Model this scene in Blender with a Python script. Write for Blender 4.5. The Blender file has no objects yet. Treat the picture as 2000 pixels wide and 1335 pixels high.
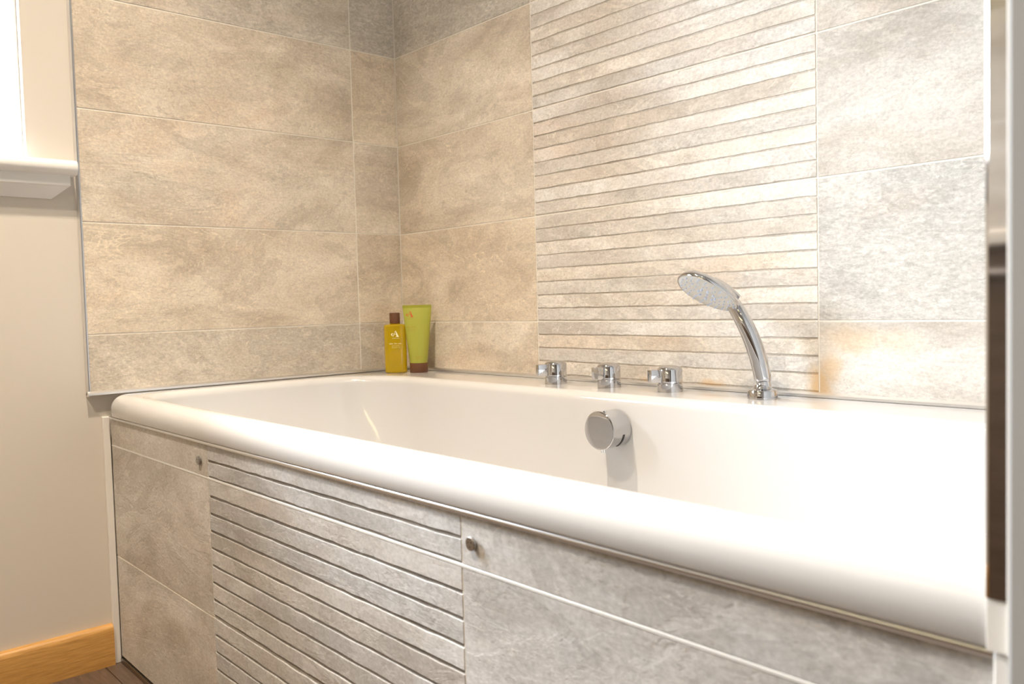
import bpy, bmesh, math, random
from mathutils import Vector, Matrix

random.seed(7)
S = bpy.context.scene
COL = S.collection

# ------------------------------------------------------------------ camera
CAM_POS = Vector((1.81843, -1.25336, 0.71884))
RIGHT = Vector((0.6687823, 0.7429807, -0.0266424))
DOWN = Vector((0.0168293, -0.0509558, -0.9985591))
FWD = Vector((-0.7432678, 0.6673703, -0.0465822))
cam_data = bpy.data.cameras.new("camera")
cam = bpy.data.objects.new("camera", cam_data)
COL.objects.link(cam)
rot = Matrix((RIGHT, -DOWN, -FWD)).transposed()
cam.matrix_world = Matrix.Translation(CAM_POS) @ rot.to_4x4()
cam_data.sensor_width = 36.0
cam_data.lens = 1640.76 / 2000 * 36.0
cam_data.clip_start = 0.02
cam_data.dof.use_dof = True
cam_data.dof.focus_distance = 1.55
cam_data.dof.aperture_fstop = 7.5
S.camera = cam

# ------------------------------------------------------------------ view, world, lights
S.view_settings.view_transform = 'Standard'
S.view_settings.look = 'None'
S.view_settings.gamma = 1.0
S.view_settings.use_curve_mapping = False
S.view_settings.exposure = 0.93

world = bpy.data.worlds.new("daylight")
S.world = world
world.use_nodes = True
bg = world.node_tree.nodes["Background"]
# overcast sky, brighter overhead, with a dull ground and skyline below it
_tc = world.node_tree.nodes.new('ShaderNodeTexCoord')
_sx = world.node_tree.nodes.new('ShaderNodeSeparateXYZ')
_rp = world.node_tree.nodes.new('ShaderNodeValToRGB')
world.node_tree.links.new(_tc.outputs['Generated'], _sx.inputs[0])
world.node_tree.links.new(_sx.outputs['Z'], _rp.inputs[0])
_el = _rp.color_ramp.elements
_el.new(0.10); _el.new(0.45)
for _e, _p, _k in zip(_el, (0.0, 0.05, 0.42, 1.0), (0.20, 0.55, 0.95, 1.0)):
    _e.position = _p
    _e.color = (0.82 * _k, 0.91 * _k, 1.0 * _k, 1)
world.node_tree.links.new(_rp.outputs[0], bg.inputs["Color"])
bg.inputs["Strength"].default_value = 36.0
LAMP_STRENGTH = 40.0      # glow of the lens itself
LAMP_WATTS = 66.0        # beam of a downlight
LAMP_BEAM = math.radians(99)
LAMP_COLOR = (1.0, 0.835, 0.66)
BAR_STRENGTH = 5.0

# portal that only guides sampling of the daylight through the window
WY0, WY1, WZ0, WZ1 = -1.42, -0.851, 1.02, 1.78      # window opening on the left wall
pd = bpy.data.lights.new("window_portal", 'AREA')
pd.shape = 'RECTANGLE'
pd.size = WZ1 - WZ0
pd.size_y = WY1 - WY0
pd.cycles.is_portal = True
po = bpy.data.objects.new("window_portal", pd)
po.location = (-0.10, (WY0 + WY1) / 2, (WZ0 + WZ1) / 2)
po.rotation_euler = (0, -math.pi / 2, 0)
COL.objects.link(po)

# ------------------------------------------------------------------ helpers
def tag(o, label=None, cat=None, group=None, kind=None):
    if label: o['label'] = label
    if cat: o['category'] = cat
    if group: o['group'] = group
    if kind: o['kind'] = kind
    return o

def empty(name, loc, label, cat, group=None):
    o = bpy.data.objects.new(name, None)
    o.location = loc
    o.empty_display_size = 0.02
    COL.objects.link(o)
    return tag(o, label, cat, group)

def world_origin(p):
    v = Vector((0, 0, 0))
    while p is not None:
        v += p.location
        p = p.parent
    return v

def obj(name, bm, mat, parent=None, smooth=None, loc=None):
    """bm holds world coordinates; they are moved to the parent's origin."""
    me = bpy.data.meshes.new(name)
    if isinstance(bm, bpy.types.Mesh):
        me = bm
    else:
        bmesh.ops.recalc_face_normals(bm, faces=bm.faces)
        bm.to_mesh(me)
        bm.free()
    if loc is None and parent is not None:
        me.transform(Matrix.Translation(-world_origin(parent)))
    o = bpy.data.objects.new(name, me)
    if parent is not None:
        o.parent = parent
    if loc is not None:
        o.location = Vector(loc) - (world_origin(parent) if parent else Vector((0, 0, 0)))
    COL.objects.link(o)
    if not me.materials:
        me.materials.append(mat)
    if smooth is not None:
        me.polygons.foreach_set("use_smooth", [True] * len(me.polygons))
        me.set_sharp_from_angle(angle=math.radians(smooth))
    return o

def box(bm, x0, x1, y0, y1, z0, z1, bevel=0.0, seg=1):
    r = bmesh.ops.create_cube(bm, size=1.0)
    vs = r['verts']
    for v in vs:
        v.co = Vector((x0 if v.co.x < 0 else x1, y0 if v.co.y < 0 else y1, z0 if v.co.z < 0 else z1))
    if bevel > 0:
        es = list({e for v in vs for e in v.link_edges})
        bmesh.ops.bevel(bm, geom=es, offset=bevel, segments=seg, affect='EDGES', profile=0.5)
    return bm

def boxbm(*a, **k):
    return box(bmesh.new(), *a, **k)

def loft(bm, loops, close=True, cap0=True, cap1=True):
    rings = [[bm.verts.new(p) for p in L] for L in loops]
    n = len(rings[0])
    for a, b in zip(rings[:-1], rings[1:]):
        for i in range(n if close else n - 1):
            j = (i + 1) % n
            bm.faces.new((a[i], a[j], b[j], b[i]))
    if cap0: bm.faces.new(list(reversed(rings[0])))
    if cap1: bm.faces.new(rings[-1])
    return bm

def frame_from(axis):
    axis = Vector(axis).normalized()
    t = Vector((0, 0, 1)) if abs(axis.z) < 0.9 else Vector((1, 0, 0))
    u = axis.cross(t).normalized()
    return u, axis.cross(u).normalized(), axis

def lathe(bm, base, axis, prof, n=32, cap0=True, cap1=True):
    u, v, w = frame_from(axis)
    base = Vector(base)
    loops = []
    for r, h in prof:
        loops.append([base + w * h + (u * math.cos(2 * math.pi * i / n) + v * math.sin(2 * math.pi * i / n)) * max(r, 1e-5) for i in range(n)])
    return loft(bm, loops, True, cap0, cap1)

def extrude_profile(bm, pts, axis, a0, a1):
    """pts: (p, q) in the two other axes; extruded along axis ('x' or 'y' or 'z')."""
    def mk(p, q, a):
        return {'x': (a, p, q), 'y': (p, a, q), 'z': (p, q, a)}[axis]
    return loft(bm, [[mk(p, q, a0) for p, q in pts], [mk(p, q, a1) for p, q in pts]])

# ------------------------------------------------------------------ materials
def new_mat(name):
    m = bpy.data.materials.new(name)
    m.use_nodes = True
    nt = m.node_tree
    b = nt.nodes["Principled BSDF"]
    return m, nt, b

class NG:
    def __init__(s, nt): s.nt = nt
    def n(s, t, **k):
        nd = s.nt.nodes.new(t)
        for a, v in k.items(): setattr(nd, a, v)
        return nd
    def link(s, a, b): s.nt.links.new(a, b)
    def val(s, sock, v):
        if hasattr(v, 'is_output') or isinstance(v, bpy.types.NodeSocket): s.link(v, sock)
        else: sock.default_value = v
    def math(s, op, a, b=None, c=None, clamp=False):
        nd = s.n('ShaderNodeMath', operation=op, use_clamp=clamp)
        for i, x in enumerate((a, b, c)):
            if x is not None: s.val(nd.inputs[i], x)
        return nd.outputs[0]
    def vmath(s, op, a, b=None, out=0):
        nd = s.n('ShaderNodeVectorMath', operation=op)
        for i, x in enumerate((a, b)):
            if x is not None: s.val(nd.inputs[i], x)
        return nd.outputs[out]
    def noise(s, vec, scale, detail=4, rough=.55, dist=0.0):
        nd = s.n('ShaderNodeTexNoise')
        s.link(vec, nd.inputs['Vector'])
        nd.inputs['Scale'].default_value = scale
        nd.inputs['Detail'].default_value = detail
        nd.inputs['Roughness'].default_value = rough
        nd.inputs['Distortion'].default_value = dist
        return nd.outputs['Fac']
    def ramp(s, fac, stops):
        nd = s.n('ShaderNodeValToRGB')
        s.link(fac, nd.inputs[0])
        el = nd.color_ramp.elements
        while len(el) < len(stops): el.new(0.5)
        for e, (p, c) in zip(el, stops):
            e.position = p
            e.color = (*c, 1) if len(c) == 3 else c
        return nd.outputs[0]
    def mapr(s, v, a, b, c=0.0, d=1.0, smooth=True):
        nd = s.n('ShaderNodeMapRange', interpolation_type='SMOOTHSTEP' if smooth else 'LINEAR')
        s.link(v, nd.inputs[0])
        for i, x in enumerate((a, b, c, d)): nd.inputs[i + 1].default_value = x
        return nd.outputs[0]
    def mix(s, fac, a, b, blend='MIX'):
        nd = s.n('ShaderNodeMix', data_type='RGBA', blend_type=blend)
        s.val(nd.inputs[0], fac)
        for sock, x in ((nd.inputs[6], a), (nd.inputs[7], b)):
            if isinstance(x, tuple): sock.default_value = (*x, 1) if len(x) == 3 else x
            else: s.link(x, sock)
        return nd.outputs[2]

def plain(name, color, rough=0.5, metal=0.0, spec=0.5, coat=0.0, bump=None):
    m, nt, b = new_mat(name)
    b.inputs['Base Color'].default_value = (*color, 1)
    b.inputs['Roughness'].default_value = rough
    b.inputs['Metallic'].default_value = metal
    b.inputs['Specular IOR Level'].default_value = spec
    b.inputs['Coat Weight'].default_value = coat
    b.inputs['Coat Roughness'].default_value = 0.05
    if bump:
        g = NG(nt)
        geo = g.n('ShaderNodeNewGeometry')
        f = g.noise(geo.outputs['Position'], bump[0], 5, .6)
        bp = g.n('ShaderNodeBump')
        bp.inputs['Strength'].default_value = bump[1]
        bp.inputs['Distance'].default_value = bump[2]
        g.link(f, bp.inputs['Height'])
        g.link(bp.outputs[0], b.inputs['Normal'])
    return m

# rust marks that sit on the stone itself: centre, half sizes, strength
RUST = [((1.153, 0, 0.575), (0.022, .1, 0.035), 0.95), ((1.172, 0, 0.605), (0.020, .1, 0.035), 0.7),
        ((1.205, 0, 0.650), (0.055, .1, 0.030), 0.55), ((1.265, 0, 0.646), (0.055, .1, 0.022), 0.3),
        ((0.948, 0, 0.563), (0.030, .1, 0.014), 0.8), ((0.800, 0, 0.563), (0.018, .1, 0.010), 0.5)]

def slate_material():
    m, nt, b = new_mat("slate_porcelain")
    g = NG(nt)
    geo = g.n('ShaderNodeNewGeometry')
    info = g.n('ShaderNodeObjectInfo')
    pos = geo.outputs['Position']
    off = g.vmath('SCALE', (37.0, 61.0, 23.0))
    nt.links.new(info.outputs['Random'], off.node.inputs['Scale'])
    p = g.vmath('ADD', pos, off)
    mp = g.n('ShaderNodeMapping')
    g.link(p, mp.inputs['Vector'])
    mp.inputs['Rotation'].default_value = (0.35, 0.30, 0.0)
    mp.inputs['Scale'].default_value = (1.0, 1.0, 2.1)
    q = mp.outputs[0]
    cloud = g.noise(q, 3.6, 7, .62, .7)
    base = g.ramp(cloud, [(0.30, (0.470, 0.430, 0.385)), (0.44, (0.585, 0.550, 0.508)), (0.55, (0.655, 0.630, 0.595)), (0.68, (0.735, 0.720, 0.700))])
    # grey weathered flakes
    flake_n = g.noise(q, 8.5, 9, .72, 1.1)
    amt = g.mapr(g.math('ADD', flake_n, g.math('MULTIPLY', g.math('SUBTRACT', info.outputs['Alpha'], 0.5), 0.42)), 0.50, 0.68)
    sm = g.n('ShaderNodeMapping')
    g.link(p, sm.inputs['Vector'])
    sm.inputs['Rotation'].default_value = (0.12, 0.12, 0.0)
    sm.inputs['Scale'].default_value = (1.0, 1.0, 2.3)
    speck = g.noise(sm.outputs[0], 62.0, 6, .68, .9)
    grey = g.ramp(speck, [(0.36, (0.455, 0.44, 0.415)), (0.50, (0.565, 0.55, 0.525)), (0.60, (0.64, 0.63, 0.605)), (0.68, (0.73, 0.72, 0.70))])
    c = g.mix(g.math('MULTIPLY', amt, 0.80), base, grey)
    # tan clouds and rusty wash
    tan_n = g.noise(q, 2.3, 5, .55, .8)
    c = g.mix(g.mapr(tan_n, 0.56, 0.74, 0, 0.45), c, (0.63, 0.515, 0.415))
    # split layers: terraced noise, each layer a little lighter or darker, with broken edges
    nt_ = g.noise(q, 2.7, 9, .66, .9)
    t9 = g.math('MULTIPLY', nt_, 11.0)
    fl_ = g.math('FLOOR', t9)
    fr_ = g.math('FRACT', t9)
    edge = g.mapr(fr_, 0.0, 0.10)
    wn = g.n('ShaderNodeTexWhiteNoise', noise_dimensions='1D')
    g.link(fl_, wn.inputs['W'])
    wn2 = g.n('ShaderNodeTexWhiteNoise', noise_dimensions='1D')
    g.link(g.math('SUBTRACT', fl_, 1.0), wn2.inputs['W'])
    lay = g.math('ADD', g.math('MULTIPLY', wn.outputs[0], edge), g.math('MULTIPLY', wn2.outputs[0], g.math('SUBTRACT', 1.0, edge)))
    c = g.mix(1.0, c, g.ramp(lay, [(0.0, (0.88, 0.875, 0.865)), (1.0, (1.06, 1.055, 1.05))]), 'MULTIPLY')
    rim_ = g.mapr(fr_, 0.0, 0.045, 1, 0)
    c = g.mix(g.math('MULTIPLY', g.math('MULTIPLY', rim_, g.mapr(g.noise(q, 6.0, 3), 0.47, 0.58)), 0.55), c, (0.36, 0.31, 0.25))
    lev = g.math('ADD', fl_, edge)
    # thin pale veins and dark cleft lines
    vn = g.noise(q, 4.2, 5, .55, 1.6)
    vein = g.mapr(g.math('ABSOLUTE', g.math('SUBTRACT', vn, 0.52)), 0.0, 0.0075, 1, 0)
    brk = g.mapr(g.noise(q, 7.0, 2), 0.48, 0.60)
    c = g.mix(g.math('MULTIPLY', g.math('MULTIPLY', vein, brk), 0.65), c, (0.78, 0.74, 0.68))
    dn = g.noise(q, 2.6, 6, .62, 1.2)
    crack = g.mapr(g.math('ABSOLUTE', g.math('SUBTRACT', dn, 0.47)), 0.0, 0.006, 1, 0)
    c = g.mix(g.math('MULTIPLY', g.math('MULTIPLY', crack, g.mapr(g.noise(q, 5.0, 2), 0.50, 0.60)), 0.45), c, (0.40, 0.345, 0.28))
    # fine grain
    fine = g.noise(p, 210.0, 3, .7)
    c = g.mix(1.0, c, g.ramp(fine, [(0.3, (0.87, 0.87, 0.87)), (0.7, (1.08, 1.08, 1.08))]), 'MULTIPLY')
    fleck = g.noise(sm.outputs[0], 120.0, 4, .65, .5)
    c = g.mix(1.0, c, g.ramp(fleck, [(0.36, (0.89, 0.885, 0.88)), (0.5, (1.0, 1.0, 1.0)), (0.64, (1.09, 1.09, 1.09))]), 'MULTIPLY')
    # rust marks of fixed place
    wob = g.n('ShaderNodeTexNoise')
    g.link(pos, wob.inputs['Vector'])
    wob.inputs['Scale'].default_value = 28.0
    wob.inputs['Detail'].default_value = 5.0
    wv = g.vmath('SCALE', g.vmath('SUBTRACT', wob.outputs['Color'], (0.5, 0.5, 0.5)))
    wv.node.inputs['Scale'].default_value = 0.03
    pw = g.vmath('ADD', pos, wv)
    tot = None
    for ctr, hs, st in RUST:
        d = g.vmath('MULTIPLY', g.vmath('SUBTRACT', pw, ctr), tuple(1.0 / x for x in hs))
        ln = g.vmath('LENGTH', d, out=1)
        k = g.mapr(ln, 0.25, 1.25, st, 0.0)
        tot = k if tot is None else g.math('MAXIMUM', tot, k)
    c = g.mix(g.math('MULTIPLY', tot, 0.8), c, (0.66, 0.46, 0.24))
    c = g.mix(1.0, c, info.outputs['Color'], 'MULTIPLY')
    g.link(c, b.inputs['Base Color'])
    # relief
    step = g.mapr(flake_n, 0.49, 0.53)
    cl = g.mapr(dn, 0.455, 0.485)
    h = g.math('ADD', g.math('MULTIPLY', step, 0.18), g.math('MULTIPLY', cl, 0.40))
    h = g.math('ADD', h, g.math('MULTIPLY', speck, g.math('ADD', g.math('MULTIPLY', amt, 0.5), 0.15)))
    h = g.math('ADD', h, g.math('MULTIPLY', cloud, 0.9))
    h = g.math('ADD', h, g.math('MULTIPLY', lev, 0.34))
    h = g.math('ADD', h, g.math('MULTIPLY', fleck, 0.28))
    bp = g.n('ShaderNodeBump')
    bp.inputs['Strength'].default_value = 0.40
    bp.inputs['Distance'].default_value = 0.0013
    g.link(h, bp.inputs['Height'])
    g.link(bp.outputs[0], b.inputs['Normal'])
    g.link(g.math('ADD', g.math('MULTIPLY', speck, 0.20), 0.46), b.inputs['Roughness'])
    b.inputs['Specular IOR Level'].default_value = 0.30
    return m

def wood_material(name, dark, light, scale, stretch, rough):
    m, nt, b = new_mat(name)
    g = NG(nt)
    geo = g.n('ShaderNodeNewGeometry')
    info = g.n('ShaderNodeObjectInfo')
    off = g.vmath('SCALE', (11.0, 7.0, 5.0))
    nt.links.new(info.outputs['Random'], off.node.inputs['Scale'])
    q = g.vmath('MULTIPLY', g.vmath('ADD', geo.outputs['Position'], off), stretch)
    f = g.noise(q, scale, 6, .62, 0.5)
    f2 = g.noise(q, scale * 5, 4, .6)
    c = g.ramp(f, [(0.32, dark), (0.68, light)])
    c = g.mix(0.55, c, g.ramp(f2, [(0.3, tuple(x * .75 for x in dark)), (0.7, tuple(min(1, x * 1.1) for x in light))]))
    g.link(c, b.inputs['Base Color'])
    b.inputs['Roughness'].default_value = rough
    bp = g.n('ShaderNodeBump')
    bp.inputs['Strength'].default_value = 0.15
    bp.inputs['Distance'].default_value = 0.001
    g.link(f2, bp.inputs['Height'])
    g.link(bp.outputs[0], b.inputs['Normal'])
    return m

def emission(name, color, strength):
    m, nt, b = new_mat(name)
    b.inputs['Base Color'].default_value = (*color, 1)
    b.inputs['Emission Color'].default_value = (*color, 1)
    b.inputs['Emission Strength'].default_value = strength
    return m

M = {}
M['slate'] = slate_material()
M['grout'] = plain('cream_grout', (0.88, 0.84, 0.76), 0.8, bump=(400, .3, .0005))
M['sealant'] = plain('white_sealant', (0.84, 0.83, 0.80), 0.35)
M['paint'] = plain('cream_wall_paint', (0.69, 0.645, 0.575), 0.75, bump=(160, .08, .001))
M['white_paint'] = plain('white_gloss_paint', (0.83, 0.82, 0.80), 0.28)
M['ceiling'] = plain('ceiling_paint', (0.86, 0.85, 0.83), 0.9)
M['acrylic'] = plain('white_bath_acrylic', (0.69, 0.69, 0.69), 0.10, spec=0.5, coat=0.3)
M['pvc'] = plain('white_plastic_strip', (0.83, 0.81, 0.77), 0.35)
M['chrome'] = plain('polished_chrome', (0.60, 0.60, 0.615), 0.05, 1.0)
M['trim_metal'] = plain('brushed_chrome_trim', (0.80, 0.80, 0.80), 0.30, 1.0)
M['satin'] = plain('satin_steel', (0.42, 0.41, 0.40), 0.32, 1.0)
M['black'] = plain('black_gap', (0.02, 0.02, 0.02), 0.5)
M['face'] = plain('grey_spray_plate', (0.62, 0.62, 0.60), 0.25, spec=.5)
M['nozzle'] = plain('pale_blue_silicone', (0.62, 0.70, 0.86), 0.35)
M['oak'] = wood_material('oak', (0.50, 0.255, 0.065), (0.66, 0.37, 0.115), 5.0, (14.0, 1.0, 14.0), 0.4)
M['floor'] = wood_material('dark_laminate', (0.070, 0.046, 0.032), (0.145, 0.100, 0.072), 4.0, (1.2, 14.0, 1.0), 0.4)
M['vanity'] = wood_material('dark_walnut', (0.075, 0.045, 0.025), (0.14, 0.09, 0.055), 4.0, (1.0, 10.0, 10.0), 0.35)
M['worktop'] = plain('pale_worktop', (0.72, 0.64, 0.52), 0.35)
M['cap'] = plain('brown_wood_effect_cap', (0.150, 0.058, 0.024), 0.5, bump=(180, .3, .0006))
M['tube'] = plain('olive_green_plastic', (0.42, 0.43, 0.060), 0.38)
M['crimp'] = plain('darker_olive_crimp', (0.36, 0.365, 0.035), 0.4)
M['orange_print'] = plain('orange_print', (0.62, 0.10, 0.020), 0.5)
M['faint_print'] = plain('faint_orange_print', (0.46, 0.26, 0.030), 0.5)
M['cream_print'] = plain('cream_print', (0.95, 0.90, 0.62), 0.45)
M['lamp'] = emission('warm_lamp', LAMP_COLOR, LAMP_STRENGTH)
M['dim_lamp'] = emission('dim_warm_lamp', LAMP_COLOR, LAMP_STRENGTH * 0.5)
M['bar'] = emission('added_warm_bar', (1.0, 0.80, 0.35), BAR_STRENGTH)

def oil_material():
    m, nt, b = new_mat('amber_oil')
    b.inputs['Base Color'].default_value = (0.82, 0.60, 0.015, 1)
    b.inputs['Transmission Weight'].default_value = 0.62
    b.inputs['Roughness'].default_value = 0.04
    b.inputs['IOR'].default_value = 1.42
    return m
M['oil'] = oil_material()

def pane_material():
    m, nt, b = new_mat('window_glass')
    out = nt.nodes['Material Output']
    tr = nt.nodes.new('ShaderNodeBsdfTransparent')
    gl = nt.nodes.new('ShaderNodeBsdfGlossy')
    gl.inputs['Roughness'].default_value = 0.02
    mx = nt.nodes.new('ShaderNodeMixShader')
    fr = nt.nodes.new('ShaderNodeFresnel')
    fr.inputs[0].default_value = 1.3
    nt.links.new(fr.outputs[0], mx.inputs[0])
    nt.links.new(tr.outputs[0], mx.inputs[1])
    nt.links.new(gl.outputs[0], mx.inputs[2])
    nt.links.new(mx.outputs[0], out.inputs[0])
    return m
M['pane'] = pane_material()

# ------------------------------------------------------------------ key levels
H = 0.225
Z0 = 0.6772                  # lowest full tile joint of the walls
ZB = 0.5590                  # underside of the wall tiles
ZTOP = 2.35                  # ceiling
YL = -0.7613                 # front edge of the tiled part of the left wall
YN = -0.1312                 # joint beside the corner on the left wall
XS0, XS1 = 0.5070, 1.1519    # ribbed column on the back wall
XE = 1.6570                  # right end of the alcove
YP = -0.7266                 # face of the bath panel tiles
PX0, PX1, PXE = 0.4922, 1.1453, 1.6462
RT = 0.5550                  # top of the bath rim
XR, YF = 2.75, -2.15         # far right and front walls of the room

# ------------------------------------------------------------------ room shell
f = bpy.data.objects.new("floor", None)
sub = boxbm(-0.13, XR + .1, YF - .1, 0.12, -0.05, -0.0021)
floor = tag(obj("floor", sub, plain('floor_joint', (0.03, 0.02, 0.015), 0.7)), kind='structure')
bpy.data.objects.remove(f)
y = 0.0
row = 0
pw_, pl_ = 0.19, 1.22
while y > YF:
    y1 = max(y - pw_, YF)
    x = -0.01 - (0.61 if row % 2 else 0.2)
    while x < XR:
        xa, xb = max(x, -0.01), min(x + pl_, XR)
        if xb - xa > 0.02:
            obj("plank", boxbm(xa + .0006, xb - .0006, y1 + .0006, y - .0006, -0.002, 0.0, 0.0004), M['floor'], floor)
        x += pl_
    y = y1
    row += 1

tag(obj("ceiling", boxbm(-0.13, XR + .1, YF - .1, 0.12, ZTOP, ZTOP + .08), M['ceiling']), kind='structure')

bm = bmesh.new()
box(bm, -0.08, -0.01, YF - .1, 0.12, -0.05, WZ0 - 0.012)
box(bm, -0.08, -0.01, YF - .1, 0.12, WZ1, ZTOP)
box(bm, -0.08, -0.01, YF - .1, WY0, WZ0 - 0.012, WZ1)
box(bm, -0.08, -0.01, WY1, 0.12, WZ0 - 0.012, WZ1)
wall_left = tag(obj("wall_left", bm, M['paint']), kind='structure')
wall_back = tag(obj("wall_back", boxbm(-0.01, XR + .1, 0.010, 0.12, -0.05, ZTOP), M['paint']), kind='structure')
wall_right = tag(obj("wall_right", boxbm(XE, XR + .1, -0.742, 0.010, -0.0, ZTOP, 0.0022, 2), plain('grey_wall_paint', (0.42, 0.42, 0.415), 0.7)), kind='structure')
tag(obj("wall_end", boxbm(XR, XR + .1, YF - .1, -0.742, -0.05, ZTOP), plain('dark_reflection_tone', (0.17, 0.15, 0.13), 0.7)), kind='structure')  # end wall coloured dark so the chrome has a dark room to mirror
dr = tag(obj("added_door_1", boxbm(XR - .040, XR - .0005, -2.05, -1.25, 0.001, 2.02, .003), M['vanity']), kind='structure')  # added unseen door, dark to put a dark stripe in the chrome
lathe_bm = bmesh.new()
lathe(lathe_bm, (XR - .040, -1.33, 1.0), (-1, 0, 0), [(.024, 0), (.024, .006), (.010, .008), (.010, .030), (.024, .036), (.026, .046), (.018, .054), (.0004, .056)], 24)
obj("handle", lathe_bm, M['chrome'], dr, smooth=40)
wall_front = tag(obj("wall_front", boxbm(-0.13, XR + .1, YF - .1, YF, -0.05, ZTOP), M['paint']), kind='structure')

# ------------------------------------------------------------------ tiles
def tone(t=1.0, warm=0.0, flake=0.5):
    t *= 1.09
    return (t * (1 + warm * .06), t * (1 - warm * .01), t * (1 - warm * .125), flake)

def add_tile(parent, x0, x1, y0, y1, z0, z1, col):
    c = Vector(((x0 + x1) / 2, (y0 + y1) / 2, (z0 + z1) / 2))
    bm = boxbm(x0 - c.x, x1 - c.x, y0 - c.y, y1 - c.y, z0 - c.z, z1 - c.z, 0.0007)
    o = obj("tile", bm, M['slate'], parent, loc=c)
    o.color = col
    return o

strip_cache = {}
def strip_mesh(length, height, variant):
    """a rough-edged raised rib of a ribbed tile, front towards -y, centred; variants are shared."""
    key = (round(length, 4), round(height, 4), variant)
    if key in strip_cache: return strip_cache[key]
    rnd = random.Random(variant * 17 + int(height * 1e5))
    n = 30
    lo = [rnd.uniform(-.0007, .0007) for _ in range(n + 1)]
    hi = [rnd.uniform(-.0007, .0007) for _ in range(n + 1)]
    loops = []
    d = 0.0024
    for i in range(n + 1):
        x = -length / 2 + length * i / n
        a = -height / 2 + lo[i]
        b_ = height / 2 + hi[i]
        loops.append([(x, d, a), (x, .0003, a), (x, 0, a + .0004), (x, 0, b_ - .0005), (x, .0004, b_), (x, d, b_)])
    bm = loft(bmesh.new(), loops)
    bmesh.ops.recalc_face_normals(bm, faces=bm.faces)
    me = bpy.data.meshes.new("strip")
    bm.to_mesh(me)
    bm.free()
    me.materials.append(M['slate'])
    strip_cache[key] = me
    return me

GROOVE = 0.0032
rs = random.Random(21)
TONES = [tone(1.03, 0, .25), tone(1.01, .1, .62), tone(1.05, -.1, .15), tone(1.01, .3, .35), tone(.99, -.1, .66),
         tone(1.03, .35, .2), tone(1.02, -.1, .5), tone(1.04, .1, .25), tone(1.0, .2, .55), tone(1.02, .4, .25)]
TONES_GREY = [tone(.93, -.35, .3), tone(.92, -.3, .6), tone(.95, -.35, .2), tone(.92, -.15, .45), tone(.91, -.35, .7), tone(.94, -.1, .35)]
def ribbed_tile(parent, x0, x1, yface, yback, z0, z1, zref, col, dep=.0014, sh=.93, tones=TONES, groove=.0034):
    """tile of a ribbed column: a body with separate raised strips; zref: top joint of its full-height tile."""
    body = add_tile(parent, x0, x1, yface + dep, yback, z0, z1, (col[0] * sh, col[1] * sh * .97, col[2] * sh * .93, .3))  # groove floor: browner filling, with groove shade put into the colour
    pitch = H / 8
    last = -1
    for k in range(8):
        zt = zref - k * pitch - (0 if k == 0 else groove / 2)
        zb = zref - (k + 1) * pitch + (groove if k == 7 else groove / 2)
        zt, zb = min(zt, z1), max(zb, z0)
        if zt - zb < 0.004: continue
        me = strip_mesh(x1 - x0, zt - zb, rs.randrange(3))
        s = obj("strip", me, M['slate'], body, loc=((x0 + x1) / 2, yface, (zt + zb) / 2))
        i = rs.randrange(len(tones))
        if i == last: i = (i + 3) % len(tones)
        last = i
        t = tones[i]
        s.color = (t[0] * col[0], t[1] * col[1], t[2] * col[2], t[3])

J = 0.0026
g2 = J / 2
rows = [(ZB + .0005, Z0, 0)]
k = 0
while Z0 + H * k < ZTOP - .02:
    rows.append((Z0 + H * k, min(Z0 + H * (k + 1), ZTOP), k + 1))
    k += 1

obj("grout", boxbm(-0.0099, -0.0011, YL + .001, 0.009, ZB + .001, ZTOP - .001), M['grout'], wall_left)
for xa, xb, yy in ((-0.0011, XS0 + g2, .0011), (XS0 + g2, XS1 - g2, .0034), (XS1 - g2, XE - .0005, .0011)):
    obj("grout", boxbm(xa, xb, yy, 0.0099, ZB + .001, ZTOP - .001), M['grout'], wall_back)
for z0, z1, i in rows[:-1]:
    obj("grout_line", boxbm(XS0 + g2, XS1 - g2, .0006, .0098, z1 - g2 + .0001, z1 + g2 - .0001), M['grout'], wall_back)

left_wide = [tone(.97, .9, .80), tone(1.03, 1.1, .30), tone(1.03, .9, .55), tone(1.0, 1.0, .45), tone(.97, .7, .75)]  # stone tones per tile; left-hand ones also carry the lamps' warmth as colour
left_narrow = [tone(.98, .8, .75), tone(1.06, 1.2, .1), tone(1.03, .9, .3), tone(1.05, 1.2, .2), tone(.95, .6, .9)]
back_left = [tone(1.03, 1.0, .40), tone(1.07, 1.2, .15), tone(1.04, 1.0, .40), tone(1.06, .9, .15), tone(.95, .5, .95)]
back_right = [tone(1.02, .1, .15), tone(1.0, .05, .95), tone(.98, .15, .25), tone(.96, .25, .35), tone(.96, .1, .4)]
for z0, z1, i in rows:
    a, b_ = z0 + (g2 if i else 0), z1 - g2
    j = i % 5
    add_tile(wall_left, -0.0099, 0, YL + .0005, YN - g2, a, b_, left_wide[j])
    add_tile(wall_left, -0.0099, 0, YN + g2, -0.0012, a, b_, left_narrow[j])
    add_tile(wall_back, 0.0013, XS0 - g2, 0, 0.0099, a, b_, back_left[j])
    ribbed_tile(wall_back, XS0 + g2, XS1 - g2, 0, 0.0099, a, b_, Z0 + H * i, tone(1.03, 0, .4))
    add_tile(wall_back, XS1 + g2, XE - .0008, 0, 0.0099, a, b_, back_right[j])

obj("grout", boxbm(0.30, 2.10, YF + .001, YF + .0088, 0.84, ZTOP - .001), M['grout'], wall_front)
for i in range(7):
    for x0 in (0.30, 0.90, 1.50):
        add_tile(wall_front, x0 + g2, x0 + .60 - g2, YF + .001, YF + .0100, 0.84 + H * i + g2, min(0.84 + H * (i + 1), ZTOP) - g2, tone(.62, .5, .4))

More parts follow.
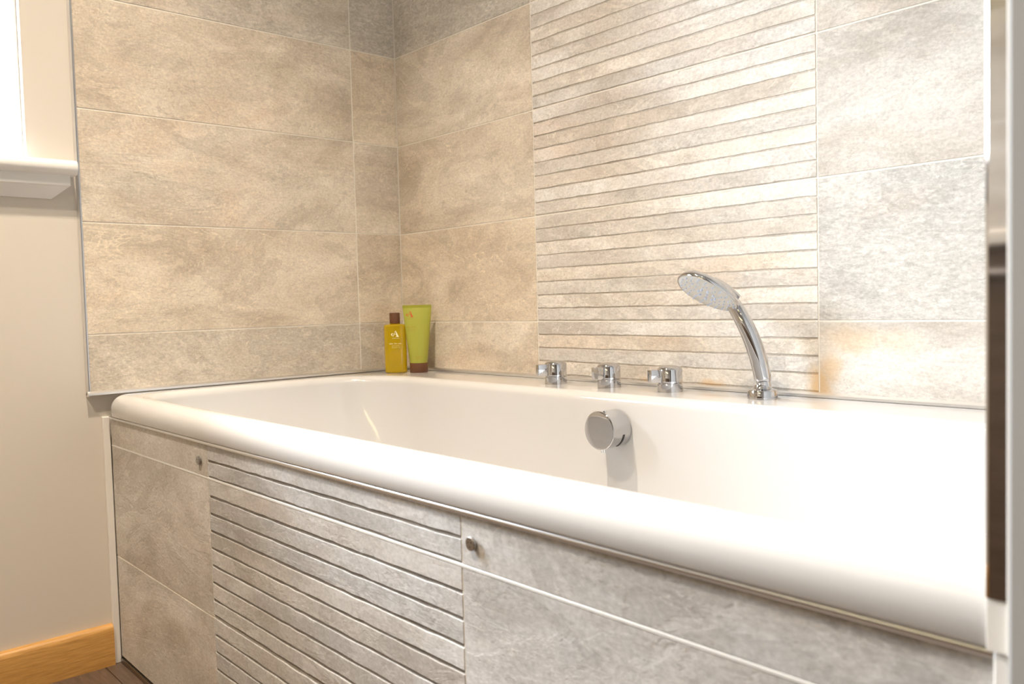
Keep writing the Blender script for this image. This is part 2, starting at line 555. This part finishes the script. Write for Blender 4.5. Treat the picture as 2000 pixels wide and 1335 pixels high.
# chrome tile trims: upright edge on the left wall, and the feet of both tiled walls
bm = extrude_profile(bmesh.new(), [(-0.0098, YL - .0060), (-0.0040, YL - .0060), (0.0004, YL - .0035), (0.0010, YL - .0010), (0.0010, YL), (-0.0098, YL)], 'z', ZB - .006, ZTOP - .001)
tag(obj("trim_1", bm, M['trim_metal'], smooth=35), kind='structure')
def foot(pts_sign, axis, a0, a1, name):
    # profile in (out, z): bright bevel above an upright face
    pts = [(-0.0095, RT + .0006), (0.0062, RT + .0006), (0.0062, RT + .0050), (0.0014, RT + .0082), (-0.0010, RT + .0082), (-0.0095, RT + .0042)]
    if axis == 'y': q = [(p, z) for p, z in pts]
    else: q = [(-p, z) for p, z in pts]
    tag(obj(name, extrude_profile(bmesh.new(), q, axis, a0, a1), M['trim_metal']), kind='structure')
foot(1, 'y', YL - .0060, -0.0062, "trim_2")
foot(-1, 'x', 0.0, XE - .0005, "trim_3")

# ------------------------------------------------------------------ window on the left wall
win = tag(bpy.data.objects.new("window_1", None), kind='structure')
win.location = (-0.01, (WY0 + WY1) / 2, WZ0)
COL.objects.link(win)
bm = bmesh.new()
fx0, fx1, fw = -0.050, -0.034, 0.005
box(bm, fx0, fx1, WY0, WY0 + fw, WZ0, WZ1, .001)
box(bm, fx0, fx1, WY1 - fw, WY1, WZ0, WZ1, .001)
box(bm, fx0, fx1, WY0 + fw, WY1 - fw, WZ0, WZ0 + fw, .001)
box(bm, fx0, fx1, WY0 + fw, WY1 - fw, WZ1 - fw, WZ1, .001)
obj("window_frame", bm, M['white_paint'], win)
obj("pane", boxbm(-0.044, -0.040, WY0 + fw - .002, WY1 - fw + .002, WZ0 + fw - .002, WZ1 - fw + .002), M['pane'], win)
# sill board with a rounded nose; its horn runs to the tile trim
pts = [(-0.0338, 0.990), (0.017, 0.990)]
for i in range(9):
    a = -math.pi / 2 + math.pi * i / 8
    pts.append((0.017 + 0.0145 * math.cos(a), 1.0045 + 0.0145 * math.sin(a)))
pts += [(-0.0338, 1.019)]
bm = bmesh.new()
loft(bm, [[(p, y, z) for p, z in pts] for y in (WY0, WY1)])
horn = [(max(p, -0.0098), z) for p, z in pts]
loft(bm, [[(p, y, z) for p, z in horn] for y in (WY1, YL - .0105)])
loft(bm, [[(p, y, z) for p, z in horn] for y in (WY0 - .085, WY0)])
obj("window_sill", bm, M['white_paint'], win, smooth=40)
# moulding under the sill, its ends cut back at a slant
ap = [(-0.0098, 0.9900, 0.0), (0.0160, 0.9900, 0.0), (0.0160, 0.9700, 0.0), (0.0120, 0.9680, 0.002), (-0.0040, 0.9450, 0.030), (-0.0098, 0.9450, 0.030)]
ya, yb = WY0 - .075, -0.7830
bm = bmesh.new()
loft(bm, [[(p, ya + s, z) for p, z, s in ap], [(p, yb - s, z) for p, z, s in ap]])
obj("sill_moulding", bm, M['white_paint'], win)

# ------------------------------------------------------------------ skirting and strips
bm = extrude_profile(bmesh.new(), [(-0.0098, 0.0), (0.006, 0.0), (0.006, 0.070), (0.0045, 0.0765), (0.001, 0.0815), (-0.004, 0.0830), (-0.0098, 0.0830)], 'y', YF, -0.7412)
tag(obj("baseboard_left", bm, M['oak'], smooth=50), kind='structure')
bm = bmesh.new()
box(bm, -0.0098, 0.0004, -0.7408, YP - .0012, 0.0, 0.5095, .0010)
tag(obj("trim_4", bm, M['pvc']), kind='structure')
bm = bmesh.new()
box(bm, PXE + .0006, XE - .0008, -0.7330, YP + .004, 0.0, 0.5110, .0012)
tag(obj("trim_5", bm, M['pvc']), kind='structure')

# ------------------------------------------------------------------ bath
def rrect(x0, x1, y0, y1, rad, z, n=10):
    """rad: (back right, back left, front left, front right)"""
    pts = []
    ra, rb, rc, rd = rad if isinstance(rad, tuple) else (rad,) * 4
    for cx, cy, a0, r in ((x1 - ra, y1 - ra, 0, ra), (x0 + rb, y1 - rb, 90, rb), (x0 + rc, y0 + rc, 180, rc), (x1 - rd, y0 + rd, 270, rd)):
        for i in range(n + 1):
            a = math.radians(a0 + 90 * i / n)
            pts.append((cx + r * math.cos(a), cy + r * math.sin(a), z))
    return pts

BX0, BX1, BY0, BY1 = 0.0090, 1.6545, -0.7335, -0.0010
IX0, IX1, IY0, IY1 = 0.052, 1.622, -0.7060, -0.130
loops = []
def L(z, l, r, f_, b_, rad): loops.append(rrect(BX0 + l, BX1 - r, BY0 + f_, BY1 - b_, (.004, .004, .020 + rad, .004), z, 12))
UNDER = ((0.50, .0185, .024, -.01), (0.42, .0205, .050, -.012), (0.32, .034, .100, -.015), (0.22, .055, .150, -.02), (0.17, .070, .190, -.02), (0.145, .095, .22, -.03), (0.138, .13, .26, -.04))
RAD = (.12, .17, .10, .085)
def rr(k): return tuple(max(.02, x + k) for x in RAD)
for z, e, ex, rad in reversed(UNDER):
    k = .006
    loops.append(rrect(IX0 + ex - k, IX1 - ex + k, IY0 + e - k, IY1 - e + k, rr(rad), z - .006, 12))
L(0.5350, .030, .020, .0200, .060, .004)
L(0.5350, .012, .010, .0150, .006, .004)
L(0.5130, .008, .006, .0110, .003, .004)
L(0.5118, .002, .001, .0014, .001, .004)
L(0.5140, 0, 0, 0, 0, .006)
L(0.5270, 0, 0, 0, 0, .006)
R1, R2 = 0.0235, RT - 0.527
for i in range(1, 11):
    a = math.pi / 2 * i / 10
    e = R1 * (1 - math.cos(a))
    L(0.527 + R2 * math.sin(a), min(e, .012 * (1 - math.cos(a))), 0, e, 0, .006 + .15 * e)
loops.append(rrect(IX0 - .002, IX1 + .002, IY0 - .0008, IY1 + .004, rr(.004), RT - .0001, 12))
r = 0.017
for i in range(1, 9):
    a = math.pi / 2 * i / 8
    e = r * math.sin(a)
    loops.append(rrect(IX0 + e, IX1 - e, IY0 + e, IY1 - e, rr(-e * .5), RT - r * (1 - math.cos(a)), 12))
for z, e, ex, rad in UNDER:
    loops.append(rrect(IX0 + ex, IX1 - ex, IY0 + e, IY1 - e, rr(rad), z, 12))
bm = loft(bmesh.new(), loops)
bath = tag(obj("bathtub", bm, M['acrylic'], smooth=40), "white acrylic bathtub with thick rounded rim set between tiled walls", "bathtub")

# ------------------------------------------------------------------ bath panel
panel = empty("bath_surround", (0.0, YP, 0.0), "grey stone tiled front of the bath with ribbed centre, below the rim", "surround")
for xa, xb, yy in ((.001, PX0 + .0009, .0009), (PX0 + .0009, PX1 - .0009, .0034), (PX1 - .0009, PXE - .0005, .0009)):
    obj("grout", boxbm(xa, xb, YP + yy, YP + .0095, 0.0125, 0.5035), M['grout'], panel)
prow = [(0.2235, 0.4500, 0.4500, tone(.95, .1, .45)), (0.4510, 0.5040, 0.4510 + H, tone(.95, 0, .4)), (0.0125, 0.2235, 0.2235, tone(.90, .3, .5))]
for z0, z1, zr, t in prow:
    a, b_ = z0 + .0011, z1 - (.0011 if z1 < .5 else 0)
    if z0 > .44: a = 0.4523
    if abs(z1 - .45) < .001: b_ = 0.4487
    add_tile(panel, 0.0008, PX0 - .0009, YP, YP + .0093, a, b_, tone(.95, .20, .40))
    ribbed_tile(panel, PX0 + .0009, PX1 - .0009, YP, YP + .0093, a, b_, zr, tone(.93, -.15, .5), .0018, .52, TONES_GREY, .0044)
    add_tile(panel, PX1 + .0009, PXE, YP, YP + .0093, a, b_, tone(.92, -.35, .2 if z0 > .44 else .5))
obj("sealant_line", boxbm(0.0008, PXE - .001, YP - .0004, YP + .004, 0.4489, 0.4521, .0004), M['sealant'], panel)
obj("top_trim", boxbm(0.004, 1.6535, YP - .0052, YP + .006, 0.5050, 0.5114, .0028, 4), M['trim_metal'], panel, smooth=40)
obj("bottom_trim", boxbm(0.0008, PXE, YP - .0030, YP + .0093, 0.0004, 0.0095, .0008), plain('dark_metal_trim', (.30, .27, .24), .3, 1.0), panel)
for (x, z) in ((0.4640, 0.4768), (1.1655, 0.4778)):
    bm = bmesh.new()
    lathe(bm, (x, YP, z), (0, -1, 0), [(.0050, 0), (.0050, .0026), (.0072, .0026), (.0072, .0046), (.0066, .0052)], 28)
    c = obj("screw_cap", bm, M['satin'], panel, smooth=35)
    bm = bmesh.new()
    for q in range(3):
        a = 2 * math.pi * q / 3 + .6
        lathe(bm, (x + .0030 * math.cos(a), YP - .0050, z + .0030 * math.sin(a)), (0, -1, 0), [(.00075, 0), (.00075, .0004)], 8)
    obj("pin_hole", bm, M['black'], c)

# ------------------------------------------------------------------ screen post at the right
post = empty("screen_post", (1.650, -0.742, RT), "tall polished chrome post standing at the right end of the tub rim", "post")
PXA, PXB, PZ = 1.6438, 1.6551, 0.5425
bm = extrude_profile(bmesh.new(), [(PXA, -0.7354), (PXA + .0018, -0.7366), (PXB, -0.7366), (PXB, -0.7338), (PXA, -0.7338)], 'z', PZ, 2.20)
obj("chrome_profile", bm, M['chrome'], post)
obj("foot_block", boxbm(PXA + .0003, PXB - .0003, -0.7355, -0.7338, 0.5116, PZ - .0002, .0003), M['pvc'], post)
obj("seal_strip", boxbm(PXB + .0001, PXB + .0016, -0.7372, -0.7338, 0.5116, 2.20, .0003), M['pvc'], post)

# ------------------------------------------------------------------ taps on the back ledge
def tap(x, y, ang, label):
    t = empty("tap_handle", (x, y, RT), label, "tap", "chrome tap controls on the tub ledge")
    bm = bmesh.new()
    lathe(bm, (x, y, RT), (0, 0, 1), [(.0222, 0), (.0222, .0135), (.0218, .0140), (.0195, .0142)], 40)
    obj("base_ring", bm, M['chrome'], t, smooth=35)
    bm = bmesh.new()
    prof = [(.0200, .0140), (.0200, .0152), (.0214, .0154), (.0220, .0160), (.0220, .0395), (.0214, .0404)]
    for i in range(1, 8):
        a = math.pi / 2 * i / 8
        prof.append((.0210 * math.cos(a), .0404 + .0066 * math.sin(a)))
    prof.append((.0004, .0471))
    lathe(bm, (x, y, RT), (0, 0, 1), prof, 40)
    obj("knob", bm, M['chrome'], t, smooth=35)
    bm = bmesh.new()
    box(bm, .017, .0395, -.0085, .0085, .0170, .0395, .0012, 2)
    bmesh.ops.rotate(bm, verts=bm.verts, cent=(0, 0, 0), matrix=Matrix.Rotation(ang, 3, 'Z'))
    bmesh.ops.translate(bm, verts=bm.verts, vec=(x, y, RT))
    obj("lever", bm, M['chrome'], t, smooth=35)
L_ANG = math.atan2(-0.743, -0.669)
tap(0.6280, -0.0690, L_ANG + math.radians(15), "chrome tap knob nearest the green tube, lever turned left")
tap(0.7620, -0.0610, L_ANG + math.radians(42), "middle one of the three chrome tap knobs, left above the spout")
tap(0.9030, -0.0590, L_ANG + math.radians(15), "chrome tap knob nearest the hand shower, right above the spout")

# ------------------------------------------------------------------ overflow filler spout
SX, SZ = 0.8575, 0.4975
sp = empty("bath_spout", (SX, -0.150, SZ), "round chrome overflow filler on the inner back wall of the tub", "spout")
bm = bmesh.new()
lathe(bm, (SX, -0.1512, SZ), (0, -1, 0), [(.0315, 0), (.0325, .001), (.0325, .0427), (.0332, .0442), (.0332, .0452), (.0320, .0462)], 56)
obj("drum", bm, M['chrome'], sp, smooth=35)
bm = bmesh.new()
lathe(bm, (SX, -0.1980, SZ), (0, -1, 0), [(.0318, 0), (.0318, .0004), (.0300, .0009), (.0150, .0016), (.0004, .0018)], 56)
obj("front_disc", bm, M['chrome'], sp, smooth=35)
bm = bmesh.new()      # dark water slot low on the drum
lp = []
for i in range(13):
    a = math.radians(-62 + 50 * i / 12)
    ca, sa = math.cos(a), math.sin(a)
    lp.append([(SX + .0320 * ca, -0.172, SZ + .0320 * sa), (SX + .0327 * ca, -0.172, SZ + .0327 * sa), (SX + .0327 * ca, -0.167, SZ + .0327 * sa), (SX + .0320 * ca, -0.167, SZ + .0320 * sa)])
loft(bm, lp)
obj("water_slot", bm, M['black'], sp)
for dx in (-.0028, .0028):
    bm = bmesh.new()
    lathe(bm, (SX + dx, -0.188, SZ - .0325), (0, 0, -1), [(.0014, -.002), (.0014, .0062), (.0010, .0066)], 10)
    obj("stop_pin", bm, M['chrome'], sp, smooth=35)
bm = bmesh.new()
lathe(bm, (SX + .004, -0.186, SZ + .0320), (0, 0, 1), [(.0026, -.001), (.0026, .0012), (.0020, .0015)], 12)
obj("grub_screw", bm, M['chrome'], sp, smooth=35)

# ------------------------------------------------------------------ hand shower
HB = Vector((1.0870, -0.0600, RT))
hs = empty("hand_shower", HB, "chrome hand shower standing in its holder on the tub ledge", "shower")
# the handset leans within an upright plane through its holder: EA along the lean, EB up, EC towards the room
vh = Vector((-0.52257, 0.85260, 0))
EA = Vector((vh.y, -vh.x, 0))
EC = -vh
EB = Vector((0, 0, 1))
def HP(a, b, c=0.0): return HB + EA * a + EB * b + EC * c
bm = bmesh.new()
lathe(bm, HB, (0, 0, 1), [(.0238, 0), (.0238, .0125), (.0225, .0145), (.0150, .0165), (.0128, .0200), (.0118, .0225)], 44)
obj("holder_flange", bm, M['chrome'], hs, smooth=35)

def sweep(bm, pts, radii, flat=None, n=24, side=None):
    loops = []
    for i, p in enumerate(pts):
        t = (pts[min(i + 1, len(pts) - 1)] - pts[max(i - 1, 0)]).normalized()
        w = (EC - t * EC.dot(t)).normalized()
        u = t.cross(w).normalized()
        fl = flat[i] if flat else 1.0
        loops.append([p + (u * math.cos(2 * math.pi * k / n) + w * math.sin(2 * math.pi * k / n) * fl) * radii[i] for k in range(n)])
    return loft(bm, loops)

def spline(ctrl, m=8):
    """Catmull-Rom through control points (vectors + scalar tuples)."""
    out = []
    c = [ctrl[0]] + list(ctrl) + [ctrl[-1]]
    for i in range(1, len(c) - 2):
        for s in range(m):
            t = s / m
            vals = []
            for k in range(len(c[0])):
                p0, p1, p2, p3 = c[i - 1][k], c[i][k], c[i + 1][k], c[i + 2][k]
                vals.append(0.5 * ((2 * p1) + (p2 - p0) * t + (2 * p0 - 5 * p1 + 4 * p2 - p3) * t * t + (3 * p1 - p0 - 3 * p2 + p3) * t ** 3))
            out.append(vals)
    out.append(list(ctrl[-1]))
    return out

bm = bmesh.new()
sweep(bm, [HP(.0046, .0063), HP(.0031, .0146), HP(.0020, .0195)], [.0098, .0100, .0096])
obj("seal_ring", bm, M['black'], hs, smooth=35)
bm = bmesh.new()
sweep(bm, [HP(.0040, .0175), HP(.0037, .0183), HP(.0013, .0302), HP(.0010, .0319)], [.0102, .0108, .0110, .0107])
obj("connector_nut", bm, M['chrome'], hs, smooth=35)
ctl = [(.0012, .0294, .0116, 0), (.0010, .0310, .0135, 0), (-.0016, .0459, .0138, 0), (-.0079, .0722, .0140, 0), (-.0171, .0995, .0138, -.001), (-.0278, .1235, .0133, -.0035),
       (-.0380, .1427, .0126, -.0085), (-.0480, .1585, .0112, -.0130), (-.0600, .1720, .0080, -.0150), (-.0670, .1790, .0040, -.0155)]
sp_ = spline(ctl, 6)
bm = bmesh.new()
sweep(bm, [HP(a, b_, e) for a, b_, c, e in sp_], [c for a, b_, c, e in sp_], [1 if i < 30 else max(.6, 1 - (i - 30) * .02) for i in range(len(sp_))], 28)
obj("handle", bm, M['chrome'], hs, smooth=40)
# the spray head: an oval dish whose plate looks down, left and outwards
HC = HP(-.0831, .1703, .004)
ANG = math.radians(28.0)
e1 = (EA * math.cos(ANG) - EB * math.sin(ANG)).normalized()      # long way, towards the handle
dn_ = (-EA * math.sin(ANG) - EB * math.cos(ANG)).normalized()    # down-left in the picture plane
cf = 0.38
nrm = (dn_ * math.sqrt(1 - cf * cf) + EC * cf).normalized()
e2 = nrm.cross(e1).normalized()
RA, RB_ = .0542, .0500
def dish(bm, prof, n=48, bulge=0.12):
    lp = []
    for s, h in prof:
        ring = []
        for i in range(n):
            a = 2 * math.pi * i / n
            ca, sa = math.cos(a), math.sin(a)
            w = 1 - bulge * ca                       # narrower at the handle end
            ring.append(HC + e1 * (RA * s * ca) + e2 * (RB_ * s * sa * w) + nrm * h)
        lp.append(ring)
    return loft(bm, lp)
bm = dish(bmesh.new(), [(.10, -.0165), (.50, -.0160), (.78, -.0140), (.93, -.0100), (.985, -.0045), (1.0, -.0010), (.985, .0008), (.955, .0008), (.955, -.0008)])
head = obj("spray_head", bm, M['chrome'], hs, smooth=40)
bm = dish(bmesh.new(), [(.955, -.0010), (.955, .0004), (.93, .0012), (.5, .0020), (.02, .0022)])
obj("spray_plate", bm, M['face'], head, smooth=40)
bm = bmesh.new()
def noz(s, a, h0=.0010, r=.0011, L_=.0030):
    ca, sa = math.cos(a), math.sin(a)
    c = HC + e1 * (RA * s * ca) + e2 * (RB_ * s * sa * (1 - .12 * ca)) + nrm * h0
    lathe(bm, c, nrm, [(r, 0), (r * .8, L_), (r * .3, L_ + .0004)], 6)
for s, n in ((.86, 22), (.72, 18), (.57, 13), (.43, 9)):
    for i in range(n): noz(s, 2 * math.pi * i / n + s * 3)
for i in range(8): noz(.27, 2 * math.pi * i / 8, .0016, .0022, .0034)
noz(.0, 0, .0016, .0018, .0030)
tag(obj("nozzles", bm, M['nozzle'], head), kind='stuff')
# raised back spine that runs from the handle over the head
bm = bmesh.new()
spn = []
for q in range(9):
    t = q / 8
    s = .88 - .91 * t
    h = -.0090 - .0095 * math.sin(math.pi * min(1, t * 1.1) * .55)
    spn.append((HC + e1 * (RA * s) + nrm * h, .0175 - .0030 * t))
lp = []
for p, w in spn:
    lp.append([p + e2 * (w * math.cos(2 * math.pi * k / 16)) + nrm * (.0112 * math.sin(2 * math.pi * k / 16)) for k in range(16)])
loft(bm, lp)
obj("back_spine", bm, M['chrome'], head, smooth=40)

# ------------------------------------------------------------------ toiletries in the far corner
VB = Vector((-0.8198, 0.5726, 0)).normalized()      # both stand with their fronts to the room
TA = Vector((VB.y, -VB.x, 0))
TC = -VB
def text_mesh(body, size, sx=1.0):
    cu = bpy.data.curves.new("print", 'FONT')
    cu.body = body
    cu.size = size
    cu.align_x = 'LEFT'
    cu.resolution_u = 2
    o = bpy.data.objects.new("print", cu)
    COL.objects.link(o)
    bpy.context.view_layer.update()
    me = bpy.data.meshes.new_from_object(o.evaluated_get(bpy.context.evaluated_depsgraph_get()))
    bpy.data.objects.remove(o)
    vs = [(v.co.x * sx, v.co.y) for v in me.vertices]
    fs = [list(p.vertices) for p in me.polygons]
    bpy.data.meshes.remove(me)
    return vs, fs

def fit_text(body, x0, x1, y0, h):
    vs, fs = text_mesh(body, 1.0)
    xa, xb = min(v[0] for v in vs), max(v[0] for v in vs)
    ya, yb = min(v[1] for v in vs), max(v[1] for v in vs)
    return [(x0 + (x - xa) / (xb - xa) * (x1 - x0), y0 + (y - ya) / (yb - ya) * h) for x, y in vs], fs

def logo(x0, y0, w, h):
    """a serif A with a heavy right stroke and a curl at its left foot."""
    vs, fs = [], []
    def poly(pts):
        b0 = len(vs)
        vs.extend((x0 + p * w, y0 + q * h) for p, q in pts)
        fs.append(list(range(b0, b0 + len(pts))))
    poly([(.56, 1.0), (.62, 1.0), (.98, .06), (.70, .06)])
    poly([(.62, .06), (1.0, .06), (1.0, 0.0), (.62, 0.0)])
    poly([(.54, .96), (.60, 1.0), (.36, .30), (.31, .30)])
    poly([(.31, .33), (.36, .30), (.27, .08), (.21, .10)])
    poly([(.34, .40), (.80, .40), (.80, .46), (.36, .46)])
    n = 14
    pts_o, pts_i = [], []
    for i in range(n + 1):
        a = math.radians(20 + 290 * i / n)
        ro = .17
        ri = .17 - .11 * math.sin(math.pi * i / n)
        pts_o.append((.17 + ro * math.cos(a), .40 + ro * 1.2 * math.sin(a)))
        pts_i.append((.17 + .02 + ri * math.cos(a), .40 + ri * 1.2 * math.sin(a)))
    for i in range(n):
        poly([pts_o[i], pts_o[i + 1], pts_i[i + 1], pts_i[i]])
    return vs, fs

def print_on(name, items, surf, mat, parent):
    bm = bmesh.new()
    for vs, fs in items:
        bv = [bm.verts.new(surf(x, y)) for x, y in vs]
        for fc in fs:
            try: bm.faces.new([bv[i] for i in fc])
            except ValueError: pass
    return obj(name, bm, mat, parent)

# oil bottle
BB = Vector((0.0860, -0.0840, RT))
bt = empty("oil_bottle", BB, "small clear bottle of amber oil with brown cap in the tub corner", "bottle")
BW, BD = 0.0272, 0.0215
def sup(w, d, h, n=48, e=3.6):
    out = []
    for i in range(n):
        a = 2 * math.pi * i / n
        ca, sa = math.cos(a), math.sin(a)
        out.append(BB + TA * (w * math.copysign(abs(ca) ** (2 / e), ca)) + TC * (d * math.copysign(abs(sa) ** (2 / e), sa)) + Vector((0, 0, h)))
    return out
bm = loft(bmesh.new(), [sup(BW * s, BD * s, h) for s, h in ((.80, 0.0), (.93, .0008), (.985, .003), (1, .008), (1, .1120), (.99, .1150), (.95, .1172), (.84, .1186), (.50, .1195))])
obj("bottle_body", bm, M['oil'], bt, smooth=45)
bm = loft(bmesh.new(), [sup(BW * s, BD * s, h) for s, h in ((.46, .1193), (.46, .1215))])
obj("neck", bm, M['oil'], bt, smooth=45)
bm = bmesh.new()
lathe(bm, BB + Vector((0, 0, .1205)), (0, 0, 1), [(.0126, 0), (.0128, .0006), (.0128, .0255), (.0122, .0265), (.0004, .0268)], 36)
obj("bottle_cap", bm, M['cap'], bt, smooth=40)
def bsurf(x, y):
    d = BD * max(0.0, 1 - (abs(x) / BW) ** 3.6) ** (1 / 3.6) + .0003
    return BB + TA * x + TC * d + Vector((0, 0, y))
S_ = .00128
print_on("label_print", [logo(-.0099, .0882, .0190, .0150), fit_text("A R R A N", -.0070, .0092, .0838, .0022),
                         fit_text("after the rain", -.0145, .0137, .0704, .0036),
                         fit_text("bath & shower", -.0087, .0105, .0655, .0020), fit_text("shower oil", -.0087, .0105, .0614, .0020)], bsurf, M['cream_print'], bt)

# squeeze tube standing on its cap
TB = Vector((0.1310, -0.0480, RT))
tb = empty("squeeze_tube", TB, "olive green squeeze tube with orange print standing on brown cap", "tube")
bm = bmesh.new()
lathe(bm, TB, (0, 0, 1), [(.0212, 0), (.0220, .0010), (.0222, .0228), (.0214, .0238)], 44)
obj("tube_cap", bm, M['cap'], tb, smooth=40)
TZ0, TZ1, TCR = .0235, .1575, .1648
def tube_wd(h):
    t = min(1, max(0, (h - TZ0) / (TZ1 - TZ0)))
    w = .0215 + (.0350 - .0215) * t ** .9
    d = .0213 * (1 - t ** 2.2) + .0016
    return w, d
def tring(w, d, h, n=44, e=2.0):
    return [TB + TA * (w * math.cos(2 * math.pi * i / n)) + TC * (d * math.sin(2 * math.pi * i / n)) + Vector((0, 0, h)) for i in range(n)]
lp = [tring(.0200, .0200, TZ0 - .0004)]
for i in range(15):
    h = TZ0 + (TZ1 - TZ0) * i / 14
    lp.append(tring(*tube_wd(h), h))
bm = loft(bmesh.new(), lp)
obj("tube_body", bm, M['tube'], tb, smooth=45)
bm = loft(bmesh.new(), [tring(.0350, .0017, TZ1 - .0006), tring(.0353, .0012, TZ1 + .0008), tring(.0354, .0010, TCR)])
obj("crimped_end", bm, M['crimp'], tb, smooth=45)
def tsurf(x, y):
    w, d = tube_wd(y)
    return TB + TA * x + TC * (d * math.sqrt(max(0, 1 - (x / w) ** 2)) + .0004) + Vector((0, 0, y))
print_on("logo_print", [logo(-.0275, .1350, .0175, .0148)], tsurf, M['orange_print'], tb)
print_on("text_print", [fit_text("A R R A N", -.0262, -.0105, .1305, .0020), fit_text("after the rain", -.0254, -.0045, .1100, .0034),
                        fit_text("body lotion", -.0240, -.0055, .1050, .0023), fit_text("shower gel", -.0240, -.0055, .1005, .0023)], tsurf, M['faint_print'], tb)
print_on("foot_print", [fit_text("after the rain", -.0100, .0105, .0375, .0026), fit_text("200 ml", -.0070, .0080, .0330, .0022)], tsurf, M['faint_print'], tb)

# ------------------------------------------------------------------ ceiling lamps and what the chrome mirrors, with an added light bar
def downlight(x, y, label, dim=False):
    d = empty("downlight", (x, y, ZTOP), label, "lamp", "round downlights in the ceiling")
    bm = bmesh.new()
    lathe(bm, (x, y, ZTOP), (0, 0, -1), [(.033, 0), (.047, 0), (.047, .003), (.043, .006), (.034, .004), (.033, .001)], 32, False, False)
    obj("bezel", bm, M['chrome'], d, smooth=40)
    bm = bmesh.new()
    lathe(bm, (x, y, ZTOP), (0, 0, -1), [(.032, .0005), (.032, .002)], 24)
    obj("lens", bm, M['dim_lamp' if dim else 'lamp'], d)
    ld = bpy.data.lights.new("beam", 'SPOT')
    ld.energy = LAMP_WATTS * (0.15 if dim else 1.0)
    ld.color = LAMP_COLOR
    ld.spot_size = LAMP_BEAM
    ld.spot_blend = 0.9
    ld.shadow_soft_size = 0.03
    lo = bpy.data.objects.new("beam", ld)
    lo.parent = d
    lo.location = (0, 0, -0.012)
    COL.objects.link(lo)
for x, y, lb, dim in ((0.64, -0.85, "round downlight above the front edge of the tub", False), (1.45, -1.02, "round downlight above the chrome post", True),
                      (0.80, -1.55, "round downlight near the window wall", False), (2.05, -1.68, "round downlight nearest the added dark door", True)):
    downlight(x, y, lb, dim)

van = empty("vanity_unit", (1.25, YF + .22, 0.0), "dark brown vanity cabinet mirrored in the chrome post", "cabinet")
obj("carcass", boxbm(0.80, 1.90, YF + .001, YF + .42, 0.0005, 0.790, .002), M['vanity'], van)
for x0 in (0.804, 1.169, 1.534):
    o = obj("door", boxbm(x0, x0 + .361, YF + .4205, YF + .438, 0.06, 0.786, .002), M['vanity'], van)
    bm = boxbm(x0 + .05, x0 + .31, YF + .439, YF + .452, 0.742, 0.752, .003)
    obj("handle", bm, M['satin'], o)
obj("worktop", boxbm(0.79, 1.91, YF + .001, YF + .455, 0.7905, 0.815, .003), M['worktop'], van)
bar = empty("added_light_bar", (1.3, YF, 1.40), "added long warm light bar, unseen, for a warm streak in the chrome post", "lamp")  # added unseen bar that gives the chrome a warm reflection
obj("back_plate", boxbm(0.95, 1.65, YF + .0105, YF + .03, 1.36, 1.42, .003), M['white_paint'], bar)
obj("diffuser", boxbm(0.96, 1.64, YF + .0305, YF + .06, 1.365, 1.415, .006), M['bar'], bar)
